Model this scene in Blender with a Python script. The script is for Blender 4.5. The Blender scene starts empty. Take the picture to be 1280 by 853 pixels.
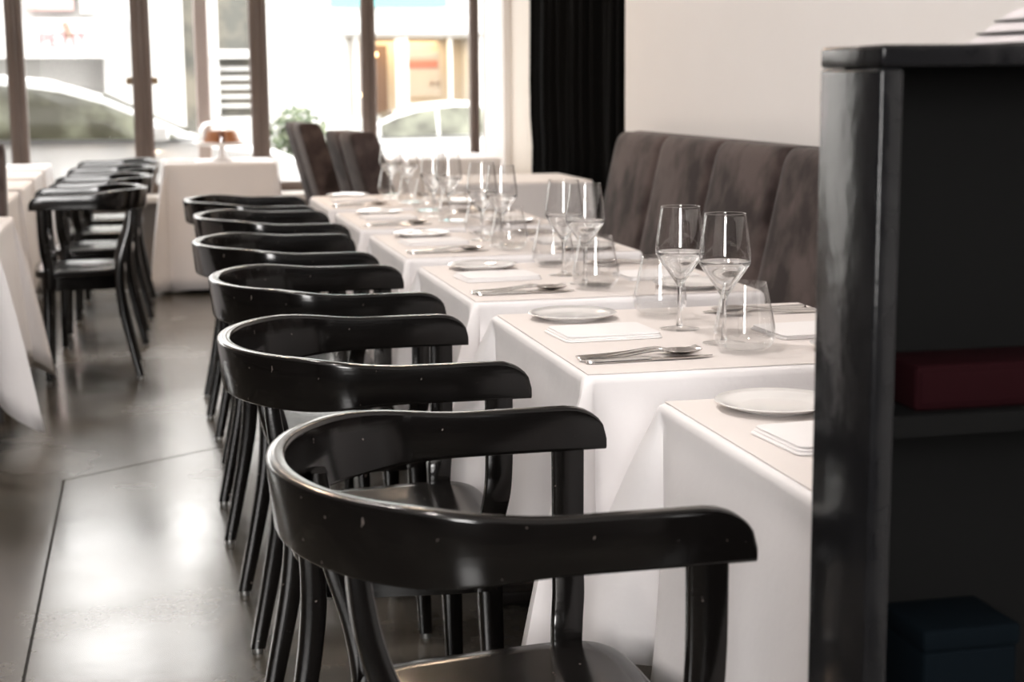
import bpy, bmesh, math, random
from mathutils import Vector, Matrix
random.seed(7)
S = bpy.context.scene
C = S.collection
PI = math.pi

# ------------------------------------------------------------------ camera
EYE = Vector((0, 0, 1.18)); FPX = 2000.0
yaw = math.atan(455 / FPX); pitch = math.atan((426.5 - 104) / FPX); roll = math.radians(0.5)
fw = Vector((math.sin(yaw) * math.cos(pitch), math.cos(yaw) * math.cos(pitch), -math.sin(pitch)))
rt = Vector((math.cos(yaw), -math.sin(yaw), 0)); up = rt.cross(fw)
r2 = rt * math.cos(roll) - up * math.sin(roll); u2 = rt * math.sin(roll) + up * math.cos(roll)
cam_d = bpy.data.cameras.new('camera'); cam = bpy.data.objects.new('camera', cam_d); C.objects.link(cam)
M = Matrix((r2, u2, -fw)).transposed().to_4x4(); M.translation = EYE
cam.matrix_world = M
cam_d.sensor_width = 36; cam_d.lens = FPX / 1280 * 36
cam_d.clip_start = 0.05; cam_d.clip_end = 300
cam_d.dof.use_dof = True; cam_d.dof.focus_distance = 2.35; cam_d.dof.aperture_fstop = 6.3
S.camera = cam

# ------------------------------------------------------------------ world, light, exposure
S.view_settings.view_transform = 'Standard'; S.view_settings.look = 'None'
S.view_settings.gamma = 1; S.view_settings.use_curve_mapping = False
S.view_settings.exposure = 0.18
w = bpy.data.worlds.new('overcast_sky'); S.world = w; w.use_nodes = True
bg = w.node_tree.nodes['Background']; bg.inputs[0].default_value = (1.0, 0.985, 0.96, 1); bg.inputs[1].default_value = 8.0
try:
    S.cycles.use_denoising = True
    S.cycles.max_bounces = 10; S.cycles.diffuse_bounces = 4; S.cycles.glossy_bounces = 5
    S.cycles.transparent_max_bounces = 40; S.cycles.transmission_bounces = 8
    S.cycles.sample_clamp_indirect = 8; S.cycles.caustics_reflective = False; S.cycles.caustics_refractive = False
except Exception:
    pass

def area(name, loc, rot, sx, sy, power, col=(1, 1, 1), portal=False):
    l = bpy.data.lights.new(name, 'AREA'); l.shape = 'RECTANGLE'; l.size = sx; l.size_y = sy; l.energy = power; l.color = col
    o = bpy.data.objects.new(name, l); o.location = loc; o.rotation_euler = rot; C.objects.link(o)
    if portal:
        l.cycles.is_portal = True
    return o
# daylight in the openings of the room: street front (portal for the sky), window behind the camera
area('daylight_street_portal', (0.3, 10.62, 1.75), (-PI / 2, 0, 0), 4.0, 2.4, 1, portal=True)
area('daylight_back_window', (-0.8, -2.42, 2.05), (PI / 2, 0, 0), 1.1, 1.7, 118, (1, 0.97, 0.95))
# warm fill lights at ceiling height, added out of view to brighten tables and cloths
for i_, (x_, y_, p_) in enumerate(((-0.1, 1.5, 25), (0.0, 3.4, 23), (0.3, 5.2, 14), (0.3, 7.2, 24), (1.4, 7.6, 12), (-2.2, 8.0, 14))):
    area('ceiling_fill', (x_, y_, 3.06), (0, 0, 0), 0.16, 0.16, p_, (1, 0.92, 0.87) if y_ < 6 else (1, 0.74, 0.52))

# ------------------------------------------------------------------ materials
MATS = {}
def mat(name, col, rough=0.5, metal=0, spec=0.5, bump=None, var=None, coat=0, sheen=0, emit=None, extra=None):
    m = bpy.data.materials.new(name); m.use_nodes = True; nt = m.node_tree; n = nt.nodes; L = nt.links
    b = n['Principled BSDF']
    b.inputs['Base Color'].default_value = (*col, 1); b.inputs['Roughness'].default_value = rough
    b.inputs['Metallic'].default_value = metal; b.inputs['Specular IOR Level'].default_value = spec
    b.inputs['Coat Weight'].default_value = coat; b.inputs['Coat Roughness'].default_value = 0.08
    if sheen:
        b.inputs['Sheen Weight'].default_value = sheen; b.inputs['Sheen Roughness'].default_value = 0.4
    if emit:
        b.inputs['Emission Color'].default_value = (*emit[0], 1); b.inputs['Emission Strength'].default_value = emit[1]
    tc = n.new('ShaderNodeTexCoord')
    def noise(scale, detail=4, stretch=None, coord='Object'):
        t = n.new('ShaderNodeTexNoise'); t.inputs['Scale'].default_value = scale; t.inputs['Detail'].default_value = detail
        if stretch:
            mp = n.new('ShaderNodeMapping'); mp.inputs['Scale'].default_value = stretch
            L.new(tc.outputs[coord], mp.inputs[0]); L.new(mp.outputs[0], t.inputs['Vector'])
        else:
            L.new(tc.outputs[coord], t.inputs['Vector'])
        return t
    if var:   # (scale, colour2, low, high, stretch)
        t = noise(var[0], 6, var[4] if len(var) > 4 else None)
        r = n.new('ShaderNodeValToRGB'); r.color_ramp.elements[0].position = var[2]; r.color_ramp.elements[1].position = var[3]
        r.color_ramp.elements[0].color = (*col, 1); r.color_ramp.elements[1].color = (*var[1], 1)
        L.new(t.outputs[0], r.inputs[0]); L.new(r.outputs[0], b.inputs['Base Color'])
    if bump:  # (scale, strength, distance, stretch)
        t = noise(bump[0], 5, bump[3] if len(bump) > 3 else None)
        bp = n.new('ShaderNodeBump'); bp.inputs['Strength'].default_value = bump[1]; bp.inputs['Distance'].default_value = bump[2]
        L.new(t.outputs[0], bp.inputs['Height']); L.new(bp.outputs[0], b.inputs['Normal'])
    if extra:
        extra(n, L, b, noise)
    MATS[name] = m
    return m

def ex_lacquer(n, L, b, noise):
    # sparse scuffs and chips through the lacquer
    t = noise(75, 2); r = n.new('ShaderNodeValToRGB')
    r.color_ramp.elements[0].position = 0.735; r.color_ramp.elements[1].position = 0.76
    r.color_ramp.elements[0].color = (0.004, 0.0034, 0.0032, 1); r.color_ramp.elements[1].color = (0.13, 0.11, 0.10, 1)
    L.new(t.outputs[0], r.inputs[0]); L.new(r.outputs[0], b.inputs['Base Color'])
    g = noise(9, 3); mr = n.new('ShaderNodeMapRange'); mr.inputs[3].default_value = 0.10; mr.inputs[4].default_value = 0.20
    L.new(g.outputs[0], mr.inputs[0]); L.new(mr.outputs[0], b.inputs['Roughness'])
mat('black_lacquer', (0.006, 0.0052, 0.005), 0.2, spec=0.48, bump=(14, 0.05, 0.003, (1, 1, 9)), extra=ex_lacquer)
mat('glide_metal', (0.35, 0.35, 0.34), 0.35, metal=0.8)
def ex_floor(n, L, b, noise):
    t1 = noise(1.3, 8); t2 = noise(24, 6); t3 = noise(60, 2)
    mx = n.new('ShaderNodeMath'); mx.operation = 'MULTIPLY_ADD'; mx.inputs[1].default_value = 0.35
    L.new(t2.outputs[0], mx.inputs[0]); L.new(t1.outputs[0], mx.inputs[2])
    r = n.new('ShaderNodeValToRGB'); r.color_ramp.elements[0].position = 0.45; r.color_ramp.elements[1].position = 0.95
    r.color_ramp.elements[0].color = (0.050, 0.045, 0.037, 1); r.color_ramp.elements[1].color = (0.145, 0.132, 0.11, 1)
    L.new(mx.outputs[0], r.inputs[0])
    # pits in the concrete
    p = n.new('ShaderNodeValToRGB'); p.color_ramp.elements[0].position = 0.30; p.color_ramp.elements[1].position = 0.36
    L.new(t3.outputs[0], p.inputs[0])
    mm = n.new('ShaderNodeMix'); mm.data_type = 'RGBA'; mm.inputs[6].default_value = (0.02, 0.018, 0.015, 1)
    L.new(p.outputs[0], mm.inputs[0]); L.new(r.outputs[0], mm.inputs[7]); L.new(mm.outputs[2], b.inputs['Base Color'])
    mr = n.new('ShaderNodeMapRange'); mr.inputs[1].default_value = 0.3; mr.inputs[2].default_value = 0.8
    mr.inputs[3].default_value = 0.17; mr.inputs[4].default_value = 0.34
    L.new(t1.outputs[0], mr.inputs[0]); L.new(mr.outputs[0], b.inputs['Roughness'])
mat('polished_concrete', (0.09, 0.085, 0.07), 0.35, spec=1.0, bump=(18, 0.05, 0.006), extra=ex_floor)
mat('joint_dark', (0.012, 0.011, 0.01), 0.8)
mat('wall_paint', (0.87, 0.85, 0.835), 0.75, bump=(30, 0.05, 0.004), var=(2.0, (0.855, 0.832, 0.815), 0.4, 0.7))
mat('wall_warm', (0.78, 0.72, 0.65), 0.7)
mat('dark_panelling', (0.05, 0.04, 0.035), 0.6)
mat('ceiling_paint', (0.82, 0.80, 0.78), 0.8)
mat('tablecloth_linen', (0.83, 0.805, 0.81), 0.8, sheen=0.15, bump=(6, 0.25, 0.02))
mat('napkin_linen', (0.86, 0.84, 0.84), 0.8, sheen=0.1, bump=(40, 0.15, 0.004))
mat('beige_paper', (0.765, 0.715, 0.69), 0.7)
mat('porcelain', (0.80, 0.785, 0.775), 0.12, coat=0.5)
mat('steel', (0.70, 0.665, 0.64), 0.22, metal=1.0)
def ex_suede(n, L, b, noise):
    t1 = noise(4.5, 8); t2 = noise(13, 6, (1, 1, .8))
    a = n.new('ShaderNodeMath'); a.operation = 'MULTIPLY_ADD'; a.inputs[1].default_value = .6; L.new(t2.outputs[0], a.inputs[0]); L.new(t1.outputs[0], a.inputs[2])
    r = n.new('ShaderNodeValToRGB'); r.color_ramp.elements[0].position = .66; r.color_ramp.elements[1].position = .93
    r.color_ramp.elements[0].color = (.026, .018, .017, 1); r.color_ramp.elements[1].color = (.098, .074, .069, 1)
    L.new(a.outputs[0], r.inputs[0]); L.new(r.outputs[0], b.inputs['Base Color'])
mat('suede', (0.06, 0.045, 0.042), 0.9, spec=0.15, sheen=0.12, bump=(60, 0.1, 0.003), extra=ex_suede)
mat('velvet_side', (0.035, 0.026, 0.026), 0.9, spec=0.2, sheen=0.3)
mat('dark_wood', (0.02, 0.014, 0.012), 0.4)
mat('curtain_cloth', (0.0022, 0.0022, 0.0022), 0.95, spec=0.05)
mat('cabinet_paint', (0.008, 0.008, 0.009), 0.16, spec=0.3, bump=(24, 0.20, 0.006, (1.4, 1.4, 1.0)), var=(20, (0.012, 0.012, 0.013), 0.45, 0.7))
mat('cabinet_inside', (0.004, 0.004, 0.004), 0.8, spec=0.1)
mat('raw_edge', (0.28, 0.20, 0.14), 0.6, var=(30, (0.03, 0.025, 0.02), 0.45, 0.55))
mat('menu_page', (0.80, 0.76, 0.77), 0.7)
mat('menu_cover', (0.02, 0.016, 0.016), 0.5)
mat('red_folder', (0.012, 0.0022, 0.0032), 0.85, spec=0.05)
mat('blue_box', (0.002, 0.004, 0.006), 0.85, spec=0.05)
mat('window_frame', (0.115, 0.082, 0.066), 0.42, var=(8, (0.15, 0.11, 0.09), 0.4, 0.7, (1, 1, 0.2)))
mat('pale_pole', (0.50, 0.43, 0.40), 0.5)
mat('brass', (0.22, 0.145, 0.075), 0.35, metal=0.2)
mat('sill_stone', (0.45, 0.41, 0.37), 0.5)
mat('low_wall', (0.20, 0.17, 0.145), 0.7)
mat('cake', (0.45, 0.17, 0.06), 0.6, bump=(60, 0.3, 0.01)); mat('cake_cut', (0.14, 0.035, 0.012), 0.7)
mat('white_ceramic', (0.85, 0.82, 0.80), 0.25)
mat('car_silver', (0.40, 0.40, 0.395), 0.25, metal=0.3, coat=1); mat('car_white', (0.55, 0.55, 0.54), 0.25, coat=1)
mat('tyre', (0.02, 0.02, 0.02), 0.8); mat('rim', (0.5, 0.5, 0.5), 0.3, metal=1)
mat('car_glass', (0.035, 0.034, 0.024), 0.06, spec=0.35, var=(2.2, (0.13, 0.135, 0.10), 0.4, 0.65)); mat('car_trim', (0.05, 0.05, 0.05), 0.5)
mat('street', (0.30, 0.29, 0.28), 0.8, bump=(40, 0.2, 0.01)); mat('pavement', (0.42, 0.40, 0.38), 0.8)
mat('facade_white', (0.50, 0.495, 0.48), 0.8); mat('facade_cream', (0.40, 0.34, 0.265), 0.8); mat('facade_grey', (0.34, 0.335, 0.315), 0.7)
mat('shop_glass', (0.11, 0.11, 0.10), 0.08, var=(1.8, (0.24, 0.22, 0.18), 0.4, 0.6)); mat('louvre', (0.40, 0.395, 0.385), 0.6)
mat('shop_blind', (0.36, 0.355, 0.34), 0.7); mat('awning_cloth', (0.46, 0.45, 0.445), 0.8); mat('sign_red', (0.24, 0.035, 0.045), 0.6); mat('pink_panel', (0.34, 0.215, 0.20), 0.7)
mat('pink_petals', (0.50, 0.13, 0.28), 0.7); mat('teal_sign', (0.10, 0.33, 0.34), 0.5); mat('bracket', (0.14, 0.09, 0.06), 0.6)
mat('amber_door', (0.085, 0.042, 0.018), 0.5); mat('poster_paper', (0.27, 0.22, 0.165), 0.6); mat('poster_orange', (0.23, 0.07, 0.04), 0.6)
mat('poster_grey', (0.22, 0.22, 0.19), 0.6); mat('leaf', (0.045, 0.065, 0.03), 0.6); mat('leaf_light', (0.12, 0.14, 0.08), 0.6)
mat('lamp_glow', (0.9, 0.6, 0.3), 0.5, emit=((1, 0.62, 0.3), 6))

def glass_mat(name, tint=0.985, ior=1.48, solid=0.0):
    """thin clear wall: light passes straight on, the Fresnel share is mirrored"""
    m = bpy.data.materials.new(name); m.use_nodes = True; n = m.node_tree.nodes; L = m.node_tree.links; n.clear()
    out = n.new('ShaderNodeOutputMaterial'); tr = n.new('ShaderNodeBsdfTransparent'); tr.inputs[0].default_value = (tint, tint, tint, 1)
    gl = n.new('ShaderNodeBsdfGlossy'); gl.inputs['Roughness'].default_value = 0.015; gl.inputs[0].default_value = (1, 1, 1, 1)
    lw = n.new('ShaderNodeLayerWeight'); lw.inputs[0].default_value = 0.5
    pw = n.new('ShaderNodeMath'); pw.operation = 'POWER'; pw.inputs[1].default_value = 4.0; L.new(lw.outputs['Facing'], pw.inputs[0])
    f0 = ((ior - 1) / (ior + 1)) ** 2
    fr = n.new('ShaderNodeMath'); fr.operation = 'MULTIPLY_ADD'; fr.inputs[1].default_value = 1 - f0; fr.inputs[2].default_value = f0; L.new(pw.outputs[0], fr.inputs[0])
    mx = n.new('ShaderNodeMixShader'); L.new(fr.outputs[0], mx.inputs[0]); L.new(tr.outputs[0], mx.inputs[1]); L.new(gl.outputs[0], mx.inputs[2])
    if solid:
        rf = n.new('ShaderNodeBsdfGlass'); rf.inputs['IOR'].default_value = 1.5; rf.inputs['Roughness'].default_value = 0.0
        m2 = n.new('ShaderNodeMixShader'); m2.inputs[0].default_value = solid
        L.new(mx.outputs[0], m2.inputs[1]); L.new(rf.outputs[0], m2.inputs[2]); L.new(m2.outputs[0], out.inputs[0])
    else:
        L.new(mx.outputs[0], out.inputs[0])
    MATS[name] = m
glass_mat('clear_glass', 0.985, 1.62)
glass_mat('stem_glass', 0.96, 1.5, 0.85)
glass_mat('window_pane', 0.97, 1.08)

# ------------------------------------------------------------------ builders
def tag(o, label=None, cat=None, group=None, kind=None):
    if label: o['label'] = label
    if cat: o['category'] = cat
    if group: o['group'] = group
    if kind: o['kind'] = kind
    return o
def thing(name, label, cat, loc=(0, 0, 0), rz=0, group=None):
    o = bpy.data.objects.new(name, None); o.empty_display_size = 0.1; C.objects.link(o)
    o.location = loc; o.rotation_euler = (0, 0, rz)
    return tag(o, label, cat, group)
def struct(name, loc=(0, 0, 0)):
    o = bpy.data.objects.new(name, None); C.objects.link(o); o.location = loc; o['kind'] = 'structure'; return o
class G:
    """collects geometry for one mesh"""
    def __init__(s): s.v = []; s.f = []
    def add(s, v, f):
        o = len(s.v); s.v += [tuple(p) for p in v]; s.f += [tuple(i + o for i in q) for q in f]; return s
    def box(s, x0, x1, y0, y1, z0, z1):
        v = [(x, y, z) for z in (z0, z1) for y in (y0, y1) for x in (x0, x1)]
        return s.add(v, [(0, 2, 3, 1), (4, 5, 7, 6), (0, 1, 5, 4), (2, 6, 7, 3), (0, 4, 6, 2), (1, 3, 7, 5)])
    def rbox(s, x0, x1, y0, y1, z0, z1, r=0.005, seg=3):
        bm = bmesh.new(); bmesh.ops.create_cube(bm, size=1)
        for v in bm.verts:
            v.co = Vector(((x0 + x1) / 2 + v.co.x * (x1 - x0), (y0 + y1) / 2 + v.co.y * (y1 - y0), (z0 + z1) / 2 + v.co.z * (z1 - z0)))
        bmesh.ops.bevel(bm, geom=bm.edges[:], offset=r, segments=seg, profile=0.5, affect='EDGES')
        bm.verts.index_update()
        s.add([v.co[:] for v in bm.verts], [[v.index for v in f.verts] for f in bm.faces]); bm.free(); return s
    def loft(s, rings, cap=True, closed=False):
        n = len(rings[0]); v = [p for r in rings for p in r]; f = []
        m = len(rings)
        for i in range(m if closed else m - 1):
            j = (i + 1) % m
            for k in range(n):
                f.append((i * n + k, i * n + (k + 1) % n, j * n + (k + 1) % n, j * n + k))
        if cap and not closed:
            f.append(tuple(reversed(range(n)))); f.append(tuple((m - 1) * n + k for k in range(n)))
        return s.add(v, f)
    def lathe(s, prof, seg=40, c=(0, 0, 0)):
        rings = []
        for r, z in prof:
            rings.append([(c[0] + r * math.cos(2 * PI * k / seg), c[1] + r * math.sin(2 * PI * k / seg), c[2] + z) for k in range(seg)])
        return s.loft(rings, cap=False)
    def tube(s, pts, r, seg=10):
        rings = []
        P = [Vector(p) for p in pts]
        for i, p in enumerate(P):
            d = (P[min(i + 1, len(P) - 1)] - P[max(i - 1, 0)]).normalized()
            a = d.orthogonal().normalized() if i == 0 else (a - d * a.dot(d)).normalized()
            b = d.cross(a); rr = r[i] if isinstance(r, (list, tuple)) else r
            rings.append([p + (a * math.cos(2 * PI * k / seg) + b * math.sin(2 * PI * k / seg)) * rr for k in range(seg)])
        return s.loft(rings)
    def prism(s, poly, a, b, axis='z'):
        n = len(poly)
        def P(p, t): return (p[0], p[1], t) if axis == 'z' else ((p[0], t, p[1]) if axis == 'y' else (t, p[0], p[1]))
        v = [P(p, a) for p in poly] + [P(p, b) for p in poly]
        f = [tuple(range(n))[::-1], tuple(range(n, 2 * n))] + [(i, (i + 1) % n, n + (i + 1) % n, n + i) for i in range(n)]
        return s.add(v, f)
    def obj(s, name, m, parent=None, smooth=True, angle=40, fix=True):
        me = bpy.data.meshes.new(name); me.from_pydata(s.v, [], s.f)
        if fix:
            bm = bmesh.new(); bm.from_mesh(me); bmesh.ops.recalc_face_normals(bm, faces=bm.faces[:]); bm.to_mesh(me); bm.free()
        me.materials.append(MATS[m]); 
        if smooth:
            me.polygons.foreach_set('use_smooth', [True] * len(me.polygons))
            try: me.set_sharp_from_angle(angle=math.radians(angle))
            except Exception: pass
        me.update()
        o = bpy.data.objects.new(name, me); C.objects.link(o)
        if parent: o.parent = parent
        return o
def copy_tree(o, parent=None):
    c = o.copy(); C.objects.link(c); c.parent = parent
    for ch in [x for x in o.children]:
        copy_tree(ch, c)
    return c
def rrect(a, b, r, n=3):
    """rounded rectangle outline, half sizes a, b"""
    pts = []
    for cx, cy, t0 in ((a - r, b - r, 0), (-a + r, b - r, PI / 2), (-a + r, -b + r, PI), (a - r, -b + r, 1.5 * PI)):
        for k in range(n + 1):
            t = t0 + PI / 2 * k / n; pts.append((cx + r * math.cos(t), cy + r * math.sin(t)))
    return pts
def post(g, pts):
    """upright member: (x, y, z, half_x, half_y) stations, horizontal rounded sections"""
    g.loft([[(x + p[0], y + p[1], z) for p in rrect(hx, hy, min(hx, hy) * 0.35, 2)] for x, y, z, hx, hy in pts])
    return g
def smooth_path(pts, n=6):
    out = []
    for i in range(len(pts) - 1):
        p0 = pts[max(i - 1, 0)]; p1 = pts[i]; p2 = pts[i + 1]; p3 = pts[min(i + 2, len(pts) - 1)]
        for k in range(n):
            t = k / n
            out.append(tuple(0.5 * (2 * b + (c - a) * t + (2 * a - 5 * b + 4 * c - d) * t * t + (-a + 3 * b - 3 * c + d) * t ** 3) for a, b, c, d in zip(p0, p1, p2, p3)))
    out.append(tuple(pts[-1])); return out

# ------------------------------------------------------------------ the room
WX = 1.80      # wall behind the banquette
XL, YB, YF, ZC = -4.0, -2.5, 10.5, 3.1
fl = G().box(XL, 2.4, YB, YF + .1, -0.12, -0.006).obj('floor', 'joint_dark', smooth=False); tag(fl, kind='structure')
g = 0.0035
G().prism([(-.291 + g, YB), (2.4, YB), (2.4, 6.76 - g), (-.281 + g, 4.92 - g)], -0.02, 0, 'z').obj('floor_slab', 'polished_concrete', fl, smooth=False)
G().prism([(XL, YB), (-.291 - g, YB), (-.281 - g, 4.92 + g), (2.4, 6.76 + g), (2.4, YF + .1), (XL, YF + .1)], -0.02, 0, 'z').obj('floor_slab', 'polished_concrete', fl, smooth=False)
tag(G().box(XL - .15, 2.55, YB - .15, YF + .25, ZC, ZC + .12).obj('ceiling', 'ceiling_paint', smooth=False), kind='structure')
tag(G().box(WX, 2.0, YB, 5.93, 0, ZC).obj('wall_right', 'wall_paint', smooth=False), kind='structure')
tag(G().box(2.25, 2.4, 5.93, YF + .2, 0, ZC).box(2.0, 2.4, 5.93, 6.03, 0, ZC).obj('wall_right_recess', 'wall_warm', smooth=False), kind='structure')
tag(G().box(2.205, 2.25, 9.86, YF, 0, ZC).obj('trim_1', 'wall_paint', smooth=False), kind='structure')
# back wall with one tall window, solid left wall
bwx0, bwx1, wz0, wz1 = -1.4, -0.2, 1.15, 2.95
tag(G().box(XL, bwx0, YB - .15, YB, 0, ZC).box(bwx1, 2.4, YB - .15, YB, 0, ZC).box(bwx0, bwx1, YB - .15, YB, 0, wz0).box(bwx0, bwx1, YB - .15, YB, wz1, ZC)
    .obj('wall_back', 'dark_panelling', smooth=False), kind='structure')
g_ = G().box(XL - .15, XL, YB, YF, 0, ZC)
tag(g_.obj('wall_left', 'dark_panelling', smooth=False), kind='structure')
# street front: low wall, sill, header, frames
tag(G().box(XL, 2.25, YF, YF + .2, 0, .46).obj('wall_front', 'low_wall', smooth=False), kind='structure')
tag(G().box(XL, 2.25, YF, YF + .2, 2.85, ZC).obj('wall_front_header', 'wall_paint', smooth=False), kind='structure')
tag(G().rbox(XL, 2.25, YF - .28, YF + .22, .46, .50, .008).obj('trim_2', 'sill_stone'), kind='structure')
fx = [-3.76, -3.02, -2.27, -1.51, -0.755, 0.008, 0.745, 1.455, 2.16]
win = struct('window_1', (0, YF + .06, 0))
for i, x in enumerate(fx):
    hw = {7: .047, 8: .032, 6: .058, 5: .062}.get(i, .055)
    G().rbox(x - hw, x - hw * .28, -.035, .035, .5, 2.85, .008, 2).rbox(x + hw * .28, x + hw, -.035, .035, .5, 2.85, .008, 2).rbox(x - hw * .45, x + hw * .45, -.02, .05, .5, 2.85, .006, 2)\
        .obj('mullion', 'window_frame', win)
for a, b in zip(fx[:-1], fx[1:]):
    G().box(a + .04, b - .04, -.004, .004, .52, 2.83).obj('pane', 'window_pane', win, smooth=False)
    G().rbox(a + .03, b - .03, -.03, .03, .5, .56, .006, 2).obj('bottom_rail', 'window_frame', win)
    G().rbox(a + .03, b - .03, -.03, .03, 2.79, 2.85, .006, 2).obj('top_rail', 'window_frame', win)
for i, wdt, hh, z in ((5, .10, .024, 1.215), (7, .02, .014, 1.30), (4, .02, .014, 1.30)):
    x = fx[i]
    h = G().rbox(x - wdt, x + wdt, .075, .105, z - hh, z + hh, .01).rbox(x - .012, x + .012, .04, .08, z - .012, z + .012, .004).obj('window_handle', 'brass', win)
# frame in the opening behind the camera
ww = struct('window_2')
for p0, p1, q0, q1 in ((bwx0, bwx0 + .05, wz0, wz1), (bwx1 - .05, bwx1, wz0, wz1), (bwx0, bwx1, wz0, wz0 + .05), (bwx0, bwx1, wz1 - .05, wz1)):
    G().box(p0, p1, YB - .14, YB - .09, q0, q1).obj('window_frame', 'window_frame', ww, smooth=False)

# ------------------------------------------------------------------ bentwood armchair (faces +x)
def make_armchair():
    t = thing('armchair', '', 'armchair')
    # back rail: U-shaped bent plank, deeper at the back, arm tips rounded down
    path = []
    tipx, sx, ex, ey = 0.222, -0.035, 0.193, 0.262
    N = 40
    for k in range(9): path.append((tipx + (sx - tipx) * k / 9, ey))
    for k in range(N + 1):
        th = PI * k / N; path.append((sx - ex * math.sin(th), ey * math.cos(th)))
    for k in range(9): path.append((sx + (tipx - sx) * (k + 1) / 9, -ey))
    # refine the tips
    tip = [(tipx - d, ey) for d in (0, .004, .01, .018, .028, .040, .054)]
    path = tip + path[2:-2] + [(x, -y) for x, y in reversed(tip)]
    rings = []
    for i, (x, y) in enumerate(path):
        a = path[max(i - 1, 0)]; b = path[min(i + 1, len(path) - 1)]
        tx, ty = b[0] - a[0], b[1] - a[1]; l = math.hypot(tx, ty) or 1; nx, ny = -ty / l, tx / l
        back = max(0.0, min(1.0, (0.03 - x) / 0.17)); back = back * back * (3 - 2 * back)
        zt = .760 + .014 * back; zb = .701 - .010 * back
        d = tipx - x
        if d < .054: zt -= .040 * (1 - math.sqrt(max(0, 1 - (1 - d / .054) ** 2)))
        h = (zt - zb) / 2; zc = (zt + zb) / 2; hw = .0115
        sec = rrect(hw, h, min(.0055, h * .6), 3)
        lean = .10 * back
        rings.append([(x + nx * (p + 0) + (-lean * q if back else 0), y + ny * p, zc + q) for p, q in sec])
    G().loft(rings).obj('back_rail', 'black_lacquer', t, angle=50)
    # seat
    out = []
    for k in range(64):
        th = 2 * PI * k / 64; c, s_ = math.cos(th), math.sin(th)
        e = 0.36
        px = .040 + .180 * math.copysign(abs(c) ** e, c); wy = .205 + .022 * (px / .2)
        out.append((px, wy * math.copysign(abs(s_) ** e, s_)))
    rg = []
    for sc, z in ((.90, .425), (.985, .428), (1.0, .437), (1.0, .447), (.99, .4545), (.96, .457), (.86, .4555), (.62, .450), (.35, .447), (.08, .446)):
        rg.append([(.040 + (x - .040) * sc, y * sc, z) for x, y in out])
    G().loft(rg).obj('seat', 'black_lacquer', t, angle=60)
    ap = [[(.040 + (x - .040) * sc, y * sc, z) for x, y in out] for sc, z in ((.84, .372), (.86, .370), (.88, .372), (.88, .430), (.84, .430))]
    G().loft(ap, closed=True).obj('seat_apron', 'black_lacquer', t)
    for sgn in (-1, 1):
        g = G(); post(g, smooth_path([(.172, sgn * .2635, .715, .021, .0088), (.172, sgn * .2635, .62, .0205, .0088), (.170, sgn * .259, .56, .0205, .0088), (.166, sgn * .240, .515, .0205, .0088),
                                     (.160, sgn * .226, .48, .0205, .0088), (.158, sgn * .222, .44, .020, .0088), (.158, sgn * .221, .385, .019, .010)], 4))
        g.obj('arm_post', 'black_lacquer', t)
        g = G(); post(g, smooth_path([(-.170, sgn * .152, .722, .010, .018), (-.158, sgn * .162, .62, .014, .022), (-.124, sgn * .174, .51, .018, .022), (-.112, sgn * .178, .42, .020, .022),
                                     (-.120, sgn * .186, .30, .019, .020), (-.148, sgn * .193, .15, .017, .018), (-.178, sgn * .199, .012, .015, .016)], 5))
        lg = g.obj('rear_leg', 'black_lacquer', t)
        G().lathe([(.0001, 0), (.011, 0), (.012, .004), (.009, .012), (.0001, .012)], 14, (-.179, sgn * .199, 0)).obj('foot_glide', 'glide_metal', lg)
        g = G(); post(g, [(.180, sgn * .198, .012, .0135, .0135), (.174, sgn * .192, .2, .017, .017), (.168, sgn * .186, .43, .020, .020)])
        lg = g.obj('front_leg', 'black_lacquer', t)
        G().lathe([(.0001, 0), (.011, 0), (.012, .004), (.009, .012), (.0001, .012)], 14, (.180, sgn * .198, 0)).obj('foot_glide', 'glide_metal', lg)
    return t
chair = make_armchair()
AC = 0.355
row = [(AC + .004, 1.732, 0, 'black bentwood armchair in the foreground, nearest the camera'),
       (AC - .01, 2.62, 0, 'second black bentwood armchair from the camera in the long row'),
       (AC + .01, 3.465, 0, 'third black bentwood armchair from the camera in the long row'),
       (AC, 4.30, 0, 'fourth black bentwood armchair from the camera in the long row'),
       (AC + .030, 5.17, 0, 'fifth black bentwood armchair from the camera in the long row'),
       (AC + .018, 5.93, 0, 'last black bentwood armchair of the long row, facing the farthest set table'),
       (-.235, 6.80, PI, 'black bentwood armchair on the left with seat in view, nearest of the left row'),
       (-.205, 7.66, PI, 'second black bentwood armchair of the left row, behind the nearest one'),
       (-.18, 8.50, PI, 'third black bentwood armchair of the left row'),
       (-.16, 9.30, PI, 'last black bentwood armchair of the left row, closest to the street windows')]
rots = [0.01, -0.012, 0.008, -0.01, 0.01, -0.015, 0.02, -0.01, 0.01, 0]
for i, (x, y, rz, lab) in enumerate(row):
    o = chair if i == 0 else copy_tree(chair)
    o.location = (x, y, 0); o.rotation_euler = (0, 0, rz + rots[i])
    tag(o, lab, 'armchair', 'black armchairs along the banquette tables' if i < 6 else 'black armchairs along the left tables')

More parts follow.
